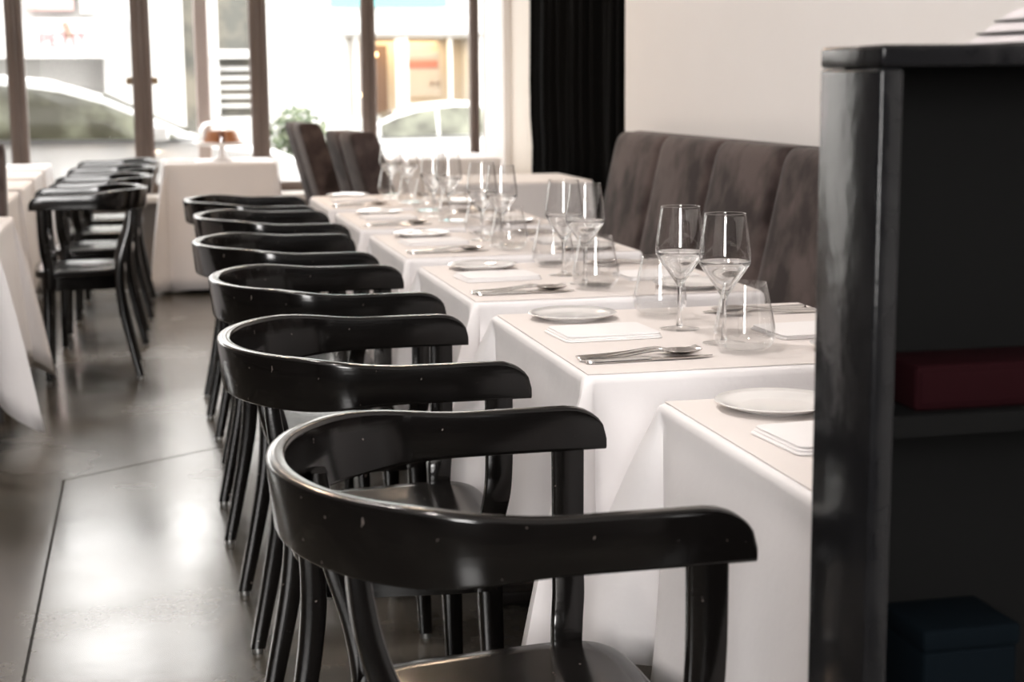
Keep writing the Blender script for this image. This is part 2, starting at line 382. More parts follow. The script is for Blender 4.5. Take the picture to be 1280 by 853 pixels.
# ------------------------------------------------------------------ tables, cloths, paper
def cloth_mesh(w, d, drop, seed, flare=.03, tipd=.13, tipdrop=.12, ripple=.010, tipw=(.8, 1, 1, .8)):
    rnd = random.Random(seed); hw, hd = w / 2, d / 2
    per = []   # (top x, top y, outward x, outward y, bulge 0..1)
    corners = [(hw, -hd), (hw, hd), (-hw, hd), (-hw, -hd)]
    norms = [(1, 0), (0, 1), (-1, 0), (0, -1)]
    cr = .012
    for i in range(4):
        a = corners[i]; b = corners[(i + 1) % 4]; n = norms[i]
        L = math.hypot(b[0] - a[0], b[1] - a[1]); tx, ty = (b[0] - a[0]) / L, (b[1] - a[1]) / L
        m = 22
        for k in range(m + 1):
            s = cr + (L - 2 * cr) * k / m
            per.append((a[0] + tx * s, a[1] + ty * s, n[0], n[1], 0.0, s / L))
        n2 = norms[(i + 1) % 4]; ccx, ccy = b[0] - tx * cr - n[0] * cr, b[1] - ty * cr - n[1] * cr
        for k in range(1, 10):
            th = PI / 2 * k / 10; ox = n[0] * math.cos(th) + n2[0] * math.sin(th); oy = n[1] * math.cos(th) + n2[1] * math.sin(th)
            per.append((ccx + ox * cr, ccy + oy * cr, ox, oy, (1 - abs(4 * th / PI - 1)) ** 1.15, 0))
    ph = [rnd.uniform(0, 6.28) for _ in range(4)]
    T = [0, .012, .035, .08, .16, .28, .42, .58, .74, .88, 1.0]
    tips = [rnd.uniform(.85, 1.15) * q for q in tipw]
    rings = []; n = len(per)
    for t in T:
        ring = []
        for j, (x, y, ox, oy, bu, s) in enumerate(per):
            ci = min(3, j // 32)
            rp = ripple * math.sin(s * 9 + ph[ci]) * t + .006 * math.sin(s * 23 + ph[(ci + 1) % 4]) * t * t
            near = math.exp(-((1 - s) / .10) ** 2) + math.exp(-(s / .10) ** 2) if bu == 0 else 0
            out = flare * t ** .8 + (rp if bu == 0 else 0) + bu * tipd * tips[ci] * t ** .9
            dc = min(s, 1 - s)
            if bu == 0: out += .020 * t * math.sin(2 * PI * dc / .30 - 1.2) * math.exp(-dc / .22)
            out -= near * .022 * t      # the side tucks in beside the corner fold
            if t == 0: out = 0
            z = -drop * t - (bu * tipdrop * t * t) - (.0 if bu else near * .02 * t * t)
            if 0 < t < .05: out += .004
            ring.append((x + ox * out, y + oy * out, z))
        rings.append(ring)
    g = G()
    inner = [[(x * q, y * q, 0) for x, y, *_ in per] for q in (.02, .5, .97)]
    g.loft(inner + rings, cap=False)
    g.f.append(tuple(range(n)))
    return g
TZ = .745
def dining_table(name, cx, cy, w, d, drop, seed, tlabel, clabel, plabel=None, tgroup=None, **kw):
    t = thing('dining_table', tlabel, 'table', (cx, cy, 0), 0, tgroup)
    G().rbox(-w / 2 + .01, w / 2 - .01, -d / 2 + .01, d / 2 - .01, TZ - .033, TZ - .005, .004).obj('tabletop', 'dark_wood', t)
    G().lathe([(.0001, .03), (.035, .03), (.028, .1), (.028, TZ - .05), (.06, TZ - .034), (.0001, TZ - .034)], 16).obj('column', 'dark_wood', t)
    G().rbox(-.2, .2, -.03, .03, 0, .03, .006).rbox(-.03, .03, -.2, .2, .001, .031, .006).obj('foot', 'dark_wood', t)
    c = cloth_mesh(w, d, drop, seed, **kw).obj('tablecloth', 'tablecloth_linen', angle=70)
    so = c.modifiers.new('thickness', 'SOLIDIFY'); so.thickness = .0016; so.offset = -1
    c.location = (cx, cy, TZ - .002); tag(c, clabel, 'tablecloth', 'white tablecloths')
    if plabel:
        p = G().box(-w / 2 + .004, w / 2 - .004, -d / 2 + .004, d / 2 - .004, 0, .0012).obj('paper_topper', 'beige_paper', smooth=False)
        p.location = (cx, cy, TZ - .001); p.rotation_euler = (0, 0, random.uniform(-.004, .004)); tag(p, plabel, 'table paper', 'beige paper table toppers')
ordn = ['front table, half hidden by the black cabinet', 'second table from the black cabinet', 'third table from the black cabinet',
        'fourth table from the black cabinet', 'fifth table from the black cabinet', 'farthest table of the long banquette row']
TXC, TW, TD = .945, .62, .66
TY = [1.735, 2.617, 3.465, 4.315, 5.165, 6.01]
for i, y in enumerate(TY):
    dining_table('t', TXC + (.045 if i == 0 else 0), y, TW, TD, .36, 11 + i, 'pedestal table under white cloth, ' + ordn[i], 'white linen cloth draped over the ' + ordn[i],
                 'beige paper sheet covering the ' + ordn[i], 'pedestal tables along the banquette', tipd=(.15 if i == 0 else (.19 if i < 3 else .12)), tipdrop=.07, tipw=(.35, 1 if i == 0 else .9, 1, .35))
dining_table('t', -.80, 5.35, .70, .76, .49, 31, 'large pedestal table under white cloth at the left picture edge', 'long white tablecloth with hanging corners at the left picture edge', None, tipd=.18, tipdrop=.09)
for k, (y, wd) in enumerate(((6.79, 'nearest'), (7.64, 'second'), (8.49, 'third'), (9.33, 'last'))):
    dining_table('t', -.83, y, .60, .64, .5, 41 + k, 'pedestal table under cloth, %s of the left armchair row' % wd, 'white tablecloth facing the %s armchair of the left row' % wd, None, 'pedestal tables of the left row', tipd=.07, flare=.02)
dining_table('t', .425, 9.64, .63, .62, .715, 51, 'table by the window that carries the cake stand', 'floor-length white tablecloth under the glass cake dome', None, flare=.05, tipd=.10, tipdrop=.005, ripple=.02)
dining_table('t', 1.70, 9.72, .74, .72, .5, 52, 'window corner table beyond the farthest velvet chair', 'white tablecloth in the window corner beside the pale wall', None, tipd=.05, flare=.02)
dining_table('t', 1.66, 7.30, .62, .62, .5, 53, 'table in front of the black curtain', 'white tablecloth on the table in front of the black curtain', None, tipd=.05, flare=.02)

# ------------------------------------------------------------------ tableware prototypes
def wine_glass():
    t = thing('wine_glass', '', 'wine glass')
    outer = smooth_path([(.0045, .076), (.0078, .083), (.0235, .106), (.0390, .128), (.0432, .139), (.0424, .158), (.0382, .190), (.0342, .217)], 6)
    lo = [p for p in outer if p[1] <= .1395]; hi = [p for p in outer if p[1] >= .1385]
    inner = [(r - .0011, z) for r, z in hi]
    G().lathe(hi + [(.0348, .2180), (.0340, .2187), (.0331, .2180)] + list(reversed(inner)), 56).obj('bowl', 'clear_glass', t, angle=80)
    # thick drawn base of the bowl: solid glass with a shallow hollow
    hollow = smooth_path([(.0003, .0900), (.008, .0925), (.021, .109), (.0350, .1285), (.0415, .1388)], 5)
    G().lathe([(.0003, .076)] + lo + list(reversed(hollow)), 56).obj('bowl_base', 'stem_glass', t, angle=60)
    G().lathe([(.0003, .077), (.0046, .077), (.0036, .066), (.0034, .04), (.0037, .015), (.0060, .0065), (.0003, .0064)], 20).obj('stem', 'stem_glass', t, angle=80)
    G().lathe([(.0003, 0), (.034, 0), (.0355, .0012), (.034, .0024), (.018, .0042), (.0062, .0072), (.0003, .0075)], 44).obj('foot', 'clear_glass', t, angle=60)
    return t
def tumbler():
    t = thing('tumbler', '', 'tumbler')
    outer = smooth_path([(.026, .0008), (.036, .004), (.0475, .017), (.0505, .033), (.0475, .052), (.0420, .078), (.0348, .113)], 5)
    inner = [(r - .0012, z + .001) for r, z in outer]
    inner = [(r, max(z, .009)) for r, z in inner]
    G().lathe([(.0003, .0015), (.022, .0015)] + outer + [(.0342, .1138)] + list(reversed(inner[:-1])) + [(.0003, .0085)], 52).obj('bowl', 'clear_glass', t, angle=80)
    G().lathe([(.0003, .002), (.023, .002), (.033, .0055), (.033, .0075), (.0003, .0078)], 40).obj('base', 'clear_glass', t, angle=70)
    return t
def plate_mesh():
    return G().lathe([(.0003, .002), (.045, .002), (.048, 0), (.051, 0), (.052, .002), (.070, .0065), (.0815, .0112), (.0828, .0122), (.0815, .0131), (.069, .0089), (.053, .0048), (.047, .0041), (.0003, .0041)], 64)
def napkin_mesh():
    g = G()
    for k, (dx, dy, s) in enumerate(((0, 0, 1), (.002, .003, .975), (.004, .006, .95))):
        z = .0036 * k
        ring = rrect(.088 * s, .07 * s, .012, 4)
        sag = lambda x, y: .0012 * math.sin(x * 40 + k) + .0008 * math.sin(y * 55)
        rr = []
        for sc, zz in ((.97, 0), (1, .0006), (1, .0024), (.97, .0030), (.6, .0033), (.1, .0034)):
            rr.append([(p * sc + dx, q * sc + dy, z + zz + (sag(p * sc, q * sc) if k else 0)) for p, q in ring])
        g.loft(rr)
    return g
def strip(g, st, z0=0):
    g.loft([[(x, y0 + p, z + q) for p, q in ((-w_, -h), (w_, -h), (w_ * 1.0, 0), (w_ * .7, h), (-w_ * .7, h), (-w_, 0))] for x, y0, z, w_, h in st])
def fork():
    t = thing('fork', '', 'fork')
    g = G(); strip(g, smooth_path([(0, 0, .003, .006, .0016), (.012, 0, .003, .0095, .0017), (.05, 0, .004, .0075, .0017), (.09, 0, .007, .004, .0018), (.125, 0, .011, .0032, .0018), (.140, 0, .0105, .006, .0015), (.152, 0, .008, .0115, .0013), (.163, 0, .006, .0125, .0012)], 4))
    g.obj('handle', 'steel', t, angle=50)
    for k in range(4):
        y = -.0102 + .0068 * k; g = G()
        strip(g, [(.161, y, .0062, .0024, .0011), (.178, y, .0050, .0021, .0010), (.195, y * .97, .0075, .0017, .0009), (.207, y * .95, .0105, .0008, .0006)]); g.obj('tine', 'steel', t)
    return t
def spoon():
    t = thing('spoon', '', 'spoon')
    g = G(); strip(g, smooth_path([(0, 0, .003, .006, .0016), (.012, 0, .003, .0095, .0017), (.05, 0, .004, .0075, .0017), (.09, 0, .008, .004, .0018), (.125, 0, .012, .0032, .0018), (.142, 0, .0115, .0045, .0016)], 4))
    g.obj('handle', 'steel', t, angle=50)
    g = G(); rings = []
    for k in range(15):
        q = k / 14; x = .137 + .068 * q; w_ = .0215 * max(.08, math.sin(PI * q ** .82) ** .55); dep = .0085 * math.sin(PI * q) ** .7
        zr = .0118 - .001 * q
        bot = [(x, -w_ + 2 * w_ * j / 8, zr - dep * (1 - (-1 + 2 * j / 8) ** 2)) for j in range(9)]
        top = [(x, w_ * .96 - 2 * w_ * .96 * j / 8, zr + .0011 - dep * (1 - (1 - 2 * j / 8) ** 2)) for j in range(9)]
        rings.append(bot + top)
    g.loft(rings); g.obj('spoon_bowl', 'steel', t, angle=60)
    return t
def knife():
    t = thing('knife', '', 'knife')
    g = G(); strip(g, smooth_path([(0, 0, .004, .005, .003), (.012, 0, .004, .0085, .0034), (.06, 0, .004, .0075, .0032), (.105, 0, .004, .006, .003)], 4)); g.obj('handle', 'steel', t, angle=50)
    g = G(); strip(g, smooth_path([(.100, 0, .004, .006, .0022), (.112, .002, .0035, .0085, .0013), (.15, .002, .003, .0095, .0011), (.19, .003, .003, .0075, .0009), (.212, .007, .003, .0015, .0006)], 4)); g.obj('blade', 'steel', t, angle=50)
    return t
PROTO = {'wine_glass': wine_glass(), 'tumbler': tumbler(), 'fork': fork(), 'spoon': spoon(), 'knife': knife()}
used = set()
def place(kind, x, y, z, rz, label, cat, group):
    p = PROTO[kind]
    if kind not in used: used.add(kind); o = p
    else: o = copy_tree(p)
    o.location = (x, y, z); o.rotation_euler = (0, 0, rz); return tag(o, label, cat, group)
pl0 = plate_mesh().obj('side_plate', 'porcelain', angle=60); nk0 = napkin_mesh().obj('napkin', 'napkin_linen', angle=50)
def single(proto, name, x, y, z, rz, label, cat, group):
    if name not in used: used.add(name); o = proto
    else: o = proto.copy(); C.objects.link(o)
    o.location = (x, y, z); o.rotation_euler = (0, 0, rz); return tag(o, label, cat, group)
SZ = TZ + .0006
nth = ['front table', 'second table', 'third table', 'fourth table', 'fifth table', 'farthest row table']
rj = random.Random(5)
for i, yc in enumerate(TY):
    xc = TXC + (.045 if i == 0 else 0)
    where = nth[i] + (' beside the black cabinet' if i == 0 else (' from the black cabinet' if i < 5 else ''))
    for side in (0, 1):
        if i == 0 and side == 1: continue      # hidden behind the cabinet
        s = 1 if side == 0 else -1; base = 0 if side == 0 else PI
        sn = 'armchair side' if side == 0 else 'banquette side'
        j = lambda a: rj.uniform(-a, a) if i != 1 else 0
        single(pl0, 'side_plate', xc + s * (-.180) + j(.006), yc + s * .236 + j(.006), SZ, base, 'white side plate, %s of the %s' % (sn, where), 'plate', 'side plates on the row tables')
        single(nk0, 'napkin', xc + s * (-.180) + j(.006), yc + s * .035 + j(.012), SZ, base + .05 + j(.04), 'folded white napkin, %s of the %s' % (sn, where), 'napkin', 'folded napkins on the row tables')
        if i == 0: continue
        place('fork', xc + s * (-.288), yc + s * (-.192), SZ, base + .045 + j(.03), 'steel fork, %s of the %s' % (sn, where), 'fork', 'forks on the row tables')
        place('spoon', xc + s * (-.292), yc + s * (-.217), SZ, base - .005 + j(.02), 'steel spoon, %s of the %s' % (sn, where), 'spoon', 'spoons on the row tables')
        place('knife', xc + s * (-.286), yc + s * (-.240), SZ, base + .01 + j(.02), 'steel table knife, %s of the %s' % (sn, where), 'knife', 'knives on the row tables')
        if side == 0: wx, wy, bx, by = -.011, -.113, -.007, -.197
        else: wx, wy, bx, by = -.031, .058, -.012, .227
        place('wine_glass', xc + wx + j(.012), yc + wy + j(.012), SZ, j(3), 'empty wine glass, %s of the %s' % (sn, where), 'wine glass', 'wine glasses on the row tables')
        place('tumbler', xc + bx + j(.012), yc + by + j(.01), SZ, j(3), 'clear stemless tumbler, %s of the %s' % (sn, where), 'tumbler', 'stemless tumblers on the row tables')

# ------------------------------------------------------------------ banquette
bq = thing('banquette', 'long brown suede banquette with channelled backrest along the white wall', 'banquette', (0, 0, 0))
B0, B1, PW = 1.42, 5.60, .5225
G().rbox(1.37, 1.76, B0, B1, 0, .34, .01).obj('base', 'dark_wood', bq)
npan = 8
for k in range(npan):
    y1 = B1 - k * PW; y0 = y1 - PW
    G().rbox(1.335, 1.66, y0 + .002, y1 - .002, .34, .46, .035, 4).obj('seat_cushion', 'suede', bq)
    # padded channel: section puffed across y, leaning back
    g = G(); rings = []
    zs = [.42, .5, .62, .75, .88, .96, .982, .996, 1.003, 1.006]
    for z in zs:
        xf = 1.535 + .125 * (z - .42) / .58
        tz = max(0, (z - .96) / .046); rnd_ = .034 * (1 - math.sqrt(max(0, 1 - tz * tz)))
        ring = []
        for q in range(17):
            u = math.copysign(1 - (1 - abs(-1 + 2 * q / 16)) ** 2.2, -1 + 2 * q / 16); puff = .030 * (1 - abs(u) ** 30) * (.75 + .25 * math.cos(u * PI / 2))
            edge = .012 if (k == 0 and False) else 0
            ring.append((xf + .026 - puff + rnd_ * .9, (y0 + y1) / 2 + u * (PW / 2 - .0015), z - .004 * abs(u) ** 12 * (1 if z > .95 else 0)))
        ring += [(1.775 - rnd_ * .5, y1 - .0015, z), (1.775 - rnd_ * .5, y0 + .0015, z)]
        rings.append(ring)
    g.loft(rings).obj('back_panel', 'suede', bq, angle=55)

# ------------------------------------------------------------------ tall velvet chairs (face +x)
def tall_chair():
    t = thing('tall_chair', '', 'chair')
    for lo, hi in ((-.23, -.004), (.004, .23)) if True else ():
        g = G(); rings = []
        for z in (.34, .40, .52, .64, .76, .86, .92, .952, .968, .972):
            tz = max(0, (z - .93) / .042); e = 1 - math.sqrt(max(0, 1 - min(1, tz) ** 2))
            xb = -.16 - .27 * (z - .40); th = .15 - .04 * (z - .4); c = xb + th / 2
            hx = th / 2 - .022 * e; hy = (hi - lo) / 2 - .010 * e
            rings.append([(c + p, (lo + hi) / 2 + q, z) for p, q in rrect(hx, hy, .018, 4)])
        g.loft(rings).obj('back_panel', 'suede', t, angle=50)
    G().rbox(-.17, .17, -.23, .23, .35, .47, .03, 4).obj('seat', 'suede', t)
    for sx in (-.15, .14):
        for sy in (-.19, .19):
            post(G(), [(sx * 1.06, sy, 0, .014, .014), (sx, sy, .36, .021, .021)]).obj('leg', 'dark_wood', t)
    return t
tc0 = tall_chair()
for i, (x, y, rz, lab) in enumerate(((1.155, 7.30, .15, 'tall brown velvet chair at the table before the black curtain'), (1.12, 9.15, .10, 'tall brown velvet chair farther back, close to the street window'),
                                     (-.735, 6.02, -PI / 2, 'tall dark upholstered chair behind the large left table, cut by picture edge'))):
    o = tc0 if i == 0 else copy_tree(tc0)
    o.location = (x, y, 0); o.rotation_euler = (0, 0, rz); tag(o, lab, 'chair', 'tall upholstered chairs')

# ------------------------------------------------------------------ curtain
g = G(); rings = []
NY = 150
for side in (0, 1):
    pass
zs = [0.02, .3, .6, .85, 1.0, 1.2, 1.5, 1.9, 2.4, 2.98]
front = []; back = []
for z in zs:
    fr = []; bk = []
    pinch = .05 * math.exp(-((z - .78) / .10) ** 2) - .03 * math.exp(-((z - 1.2) / .3) ** 2)
    for k in range(NY + 1):
        q = k / NY; y = 6.62 + (8.44 - 6.62 - pinch) * q
        wv = .032 * math.sin(q * 2 * PI * 9 + .35 * math.sin(q * 13 + z)) + .012 * math.sin(q * 2 * PI * 21 + z * .7)
        fr.append((2.06 + wv, y, z)); bk.append((2.068 + wv, y, z))
    rings.append(fr + bk[::-1])
g.loft(rings)
tag(g.obj('curtain', 'curtain_cloth', angle=80), 'floor-length black curtain hanging between white wall and window pier', 'curtain')
rod = thing('curtain_rod', 'dark rod carrying the black curtain', 'curtain rod', (2.085, 0, 3.0))
G().tube([(0, 6.5, 0), (0, 8.6, 0)], .014, 12).obj('rod', 'dark_wood', rod)
for y in (6.55, 8.55): G().rbox(-.01, .165, y - .015, y + .015, -.015, .015, .003).obj('bracket', 'dark_wood', rod)

# ------------------------------------------------------------------ black cabinet in the foreground
cb = thing('open_cabinet', 'black painted wooden cabinet with open shelves in the right foreground', 'cabinet', (0, 0, 0))
X0, X1, Y0, Y1, ZT = .577, 1.78, 1.200, 1.318, 1.208
bv = .0035
G().rbox(X0, X0 + .022, Y0, Y1, 0, ZT - .0185, bv).obj('side_panel', 'cabinet_paint', cb)
G().rbox(X1 - .022, X1, Y0, Y1, 0, ZT - .0185, bv).obj('side_panel', 'cabinet_paint', cb)
G().rbox(X0, X1, Y0 - .002, Y1, ZT - .018, ZT, bv).obj('top_board', 'cabinet_paint', cb)
G().box(X0 + .022, X1 - .022, Y1 - .012, Y1 - .002, .02, ZT - .018).obj('back_panel', 'cabinet_inside', cb, smooth=False)
for z in (.90, .60, .30, .04):
    G().box(X0 + .022, X1 - .022, Y0 + .012, Y1 - .012, z - .018, z).obj('shelf', 'cabinet_inside', cb, smooth=False)
tag(G().rbox(.63, .80, 1.225, 1.30, .9005, .94, .004).rbox(.634, .796, 1.2235, 1.23, .906, .935, .001).obj('folder', 'red_folder'), 'dark red folder lying on a shelf inside the black cabinet', 'folder')
bb = thing('storage_box', 'small dark blue box on a lower shelf inside the black cabinet', 'box', (.69, 1.262, .6005))
G().rbox(-.045, .045, -.04, .04, 0, .085, .004).obj('body', 'blue_box', bb); G().rbox(-.047, .047, -.042, .042, .085, .105, .004).obj('lid', 'blue_box', bb)
# menus stacked on top, cut by the picture edge
for k, (dx, th, lab) in enumerate(((0, .010, 'bottom menu booklet with dark cover on top of the black cabinet'), (.012, .011, 'middle menu booklet in the stack on the black cabinet'), (.026, .012, 'topmost menu booklet in the stack on the black cabinet'))):
    mn = thing('menu', lab, 'menu', (.712 + dx, 1.205, ZT + .0005 + sum((.010, .011, .012)[:k])), .06 - .03 * k, 'menus stacked on the cabinet')
    G().box(0, .30, 0, .105, 0, .0015).obj('cover', 'menu_cover', mn, smooth=False)
    for p in range(5):
        o_ = .004 + .0035 * p; G().box(o_, .298, .001, .104, .0016 + (th - .002) / 5 * p, .0013 + (th - .002) / 5 * (p + 1)).obj('page', 'menu_page', mn, smooth=False)

# ------------------------------------------------------------------ cake stand on the window table
CS = Vector((.447, 9.60, TZ))
st = thing('cake_stand', 'white pedestal cake stand on the floor-length clothed table by the window', 'cake stand', CS)
G().lathe([(.0003, 0), (.06, 0), (.062, .006), (.03, .02), (.016, .05), (.02, .085), (.0003, .085)], 32).obj('foot', 'white_ceramic', st)
G().lathe([(.0003, .085), (.13, .088), (.155, .094), (.156, .10), (.13, .098), (.0003, .096)], 40).obj('stand_plate', 'white_ceramic', st)
dm = thing('cake_dome', 'clear glass dome covering the brown cake on the stand', 'cake dome', CS + Vector((0, 0, .1)))
G().lathe([(.135, .0), (.140, .002), (.138, .05), (.130, .09), (.112, .118), (.08, .128), (.0003, .130), (.0003, .124), (.08, .122), (.108, .113), (.126, .088), (.134, .05), (.134, .002)], 40).obj('dome', 'clear_glass', dm, angle=70)
G().lathe([(.0003, .128), (.010, .130), (.012, .142), (.018, .152), (.010, .164), (.0003, .165)], 20).obj('knob', 'stem_glass', dm)
G().lathe([(.136, 0), (.144, .002), (.144, .008), (.139, .01), (.135, .008)], 40).obj('rim', 'white_ceramic', dm)
ck = thing('cake', 'round brown cake with a slice cut out under the glass dome', 'cake', CS + Vector((0, 0, .0985)))
wd = []
a0, a1 = -PI / 2 + .18, 1.5 * PI - .28
for k in range(41): 
    a = a0 + (a1 - a0) * k / 40; wd.append(a)
g = G(); rings = []
for z, r in ((0, .104), (.005, .108), (.066, .084), (.076, .076)):
    rings.append([(r * math.cos(a), r * math.sin(a), z) for a in wd] + [(0, 0, z)])
g.loft(rings).obj('body', 'cake', ck)
for a in (a0 + .012, a1 - .012): G().add([(.004 * math.cos(a), .004 * math.sin(a), .002), (.103 * math.cos(a), .103 * math.sin(a), .002), (.074 * math.cos(a), .074 * math.sin(a), .074), (.004 * math.cos(a), .004 * math.sin(a), .074)], [(0, 1, 2, 3)]).obj('cut_face', 'cake_cut', ck, smooth=False)
np_ = nk0.copy(); C.objects.link(np_); np_.location = (.19, 9.62, TZ); np_.rotation_euler = (0, 0, .2); tag(np_, 'folded white napkin left of the cake stand', 'napkin')

# ------------------------------------------------------------------ outside: street, cars, buildings
gs = lambda y: -.17 - .03 * (y - 13)
gr = G().add([(-40, 10.7, gs(10.7)), (40, 10.7, gs(10.7)), (40, 70, gs(70)), (-40, 70, gs(70)), (-40, 10.7, gs(10.7) - .3), (40, 10.7, gs(10.7) - .3), (40, 70, gs(70) - .3), (-40, 70, gs(70) - .3)],
             [(0, 1, 2, 3), (7, 6, 5, 4), (0, 4, 5, 1), (1, 5, 6, 2), (2, 6, 7, 3), (3, 7, 4, 0)]).obj('ground', 'street', smooth=False); tag(gr, kind='structure')
def car(label, loc, rz, paint):
    t = thing('car', label, 'car', loc, rz)
    stn = [(-2.12, .55, .60), (-2.08, .80, .84), (-1.98, .93, .97), (-1.85, .94, 1.20), (-1.55, .94, 1.38), (-1.1, .94, 1.45), (-.5, .93, 1.47), (0, .92, 1.42), (.45, .91, 1.28), (.8, .90, 1.12), (1.12, .89, .97), (1.25, .87, .93), (1.75, .80, .84), (2.0, .70, .74), (2.1, .55, .60)]
    def hw(x): return .87 - .10 * max(0, abs(x) - 1.4) ** 1.5 / .6
    rings = []
    def sect(x, zb, zt):
        w0 = hw(x); g_ = max(0, zt - zb); wt = w0 - .05 - .33 * min(g_, .55)
        z0 = .22
        half = [(w0 - .06, z0), (w0, z0 + .10), (w0 + .005, (z0 + zb) / 2), (w0 - .02, zb), (wt + .02, zt - .03 if g_ > .06 else zb + g_ * .5), (wt - .05, zt)]
        return [(x, y, z) for y, z in half] + [(x, -y, z) for y, z in reversed(half)]
    for x, zb, zt in stn: rings.append(sect(x, zb, zt))
    G().loft(rings).obj('body', paint, t, angle=35)
    def surf(x, z, s):
        for a, b in zip(stn[:-1], stn[1:]):
            if a[0] <= x <= b[0]:
                q = (x - a[0]) / (b[0] - a[0]); zb = a[1] + (b[1] - a[1]) * q; zt = a[2] + (b[2] - a[2]) * q
        w0 = hw(x); wt = w0 - .05 - .33 * min(zt - zb, .55)
        f = (z - zb) / max(zt - .03 - zb, .01); return (x, s * ((w0 - .02) * (1 - f) + (wt + .02) * f + .03), z)
    def pane(poly, s):
        a = [surf(x, z, s) for x, z in poly]; b = [(x, y - s * .02, z) for x, y, z in a]; n = len(a)
        G().add(a + b, [tuple(range(n)), tuple(range(2 * n - 1, n - 1, -1))] + [(i, (i + 1) % n, n + (i + 1) % n, n + i) for i in range(n)]).obj('side_window', 'car_glass', t, smooth=False)
    for s in (1, -1):
        pane([(-1.60, .98), (-.98, .97), (-.98, 1.36), (-1.3, 1.33), (-1.55, 1.24)], s)
        pane([(-.92, .97), (-.24, .955), (-.24, 1.365), (-.5, 1.39), (-.92, 1.375)], s)
        pane([(-.19, .955), (.66, .945), (.66, 1.125), (.42, 1.225), (.1, 1.315), (-.19, 1.36)], s)
        pane([(.70, .945), (1.0, .935), (.86, 1.03), (.70, 1.105)], s)
        m = G().rbox(.72, .92, s * .87 - .08 + s * .09, s * .87 + .08 + s * .09, .93, 1.06, .03, 3).obj('mirror', paint, t)
        G().rbox(-1.7, 1.2, s * .875 - .012, s * .875 + .012, .925, .945, .004).obj('belt_trim', 'car_trim', t)
        for x in (-1.32, 1.35):
            g = G(); g.lathe([(.0003, -.1), (.20, -.1), (.30, -.09), (.32, -.06), (.32, .06), (.30, .09), (.2, .1), (.0003, .1)], 28)
            g.v = [(x + p[0], s * .80 + p[2], .32 + p[1]) for p in g.v]
            wh = g.obj('wheel', 'tyre', t)
            g = G(); g.lathe([(.0003, .103), (.05, .108), (.18, .10), (.20, .095), (.0003, .09)], 20); g.v = [(x + p[0], s * (.80 + p[2]), .32 + p[1]) for p in g.v]; g.obj('rim', 'rim', wh)
    # windscreen and rear window
    for xa, za, xb, zb_ in ((.42, 1.30, 1.08, .995), (-1.62, 1.36, -1.93, 1.06)):
        v = []
        for x, z in ((xa, za), (xb, zb_)):
            w_ = hw(x) - .22 if x == xa else hw(x) - .14
            v += [(x, -w_, z + .012), (x, w_, z + .012)]
        v2 = [(x, y, z - .03) for x, y, z in v]
        G().add(v + v2, [(0, 1, 3, 2), (4, 6, 7, 5), (0, 4, 5, 1), (2, 3, 7, 6), (0, 2, 6, 4), (1, 5, 7, 3)]).obj('windscreen', 'car_glass', t, smooth=False)
    return t
car('silver car parked outside the left street windows', (-.72, 13.9, gs(13.9) + .02), 0, 'car_silver')
car('white car farther up the street behind the right window pane', (4.15, 24.9, gs(24.9) - .02), PI, 'car_white')

pp = thing('awning_pole', 'pale upright awning pole just outside the window panes', 'pole', (.40, 10.95, gs(10.95)))
G().rbox(-.045, .045, -.03, .03, .01, 3.3, .008).obj('shaft', 'pale_pole', pp); G().rbox(-.09, .09, -.08, .08, 0, .02, .004).obj('base_plate', 'pale_pole', pp)

# white building across the street
b1 = thing('building', 'white house front with shop awning and louvred window across the street', 'building', (0, 17, gs(17)))
zz = -gs(17)
def P(g, name, m, par=b1, sm=False): return g.obj(name, m, par, smooth=sm)
P(G().box(-12, -3.2, 0, 4, -.1, 3.7).box(-3.2, -.36, .0, 4, 1.47 + zz, 3.7).box(-.36, .44, 0, 4, -.1, 3.7).box(.44, .72, .0, 4, 2.6 + zz, 3.7).box(.44, .72, 0, 4, -.1, .6 + zz).box(.61, .72, 0, 4, .6 + zz, 2.6 + zz)
  .box(.72, 1.24, 0, 4, 2.6 + zz, 3.7).box(.72, 1.24, 0, 4, -.1, .86 + zz).box(1.24, 1.62, 0, 4, -.1, 3.7), 'wall', 'facade_white')
P(G().box(-3.2, -.36, .25, .3, -.1, 1.47 + zz), 'shop_window', 'shop_blind')
P(G().box(.44, .61, .12, .15, .6 + zz, 2.6 + zz), 'window', 'shop_glass')
wn = P(G().box(.74, 1.22, .12, .15, 1.54 + zz, 2.6 + zz), 'window', 'shop_glass')
P(G().box(.72, .79, -.03, .1, .86 + zz, 2.6 + zz).box(1.19, 1.25, -.03, .1, .86 + zz, 2.6 + zz), 'window_frame', 'facade_white')
P(G().rbox(.70, 1.26, -.06, .1, 1.455 + zz, 1.545 + zz, .01), 'transom', 'facade_white')
P(G().box(.79, 1.19, .14, .16, .86 + zz, 1.46 + zz), 'louvre_backing', 'shop_glass')
for k in range(5): P(G().box(.79, 1.19, .06, .12, .95 + zz + .095 * k, .995 + zz + .095 * k), 'louvre_slat', 'louvre')
P(G().box(-2.5, -.1, -.5, .0, 1.80 + zz, 1.84 + zz), 'canopy', 'awning_cloth')
P(G().box(-2.5, -.1, -.53, -.5, 1.46 + zz, 1.84 + zz), 'awning_valance', 'awning_cloth')
P(G().rbox(-1.08, -.62, -.2, -.04, 1.93 + zz, 2.6 + zz, .01), 'pink_shutter', 'pink_panel'); P(G().rbox(-.56, -.40, -.2, -.04, 1.9 + zz, 2.6 + zz, .01), 'grey_shutter', 'facade_grey')
P(G().tube([(-.70, -.56, 1.80 + zz), (-.655, -.60, 1.66 + zz)], .03, 8), 'bracket', 'bracket')
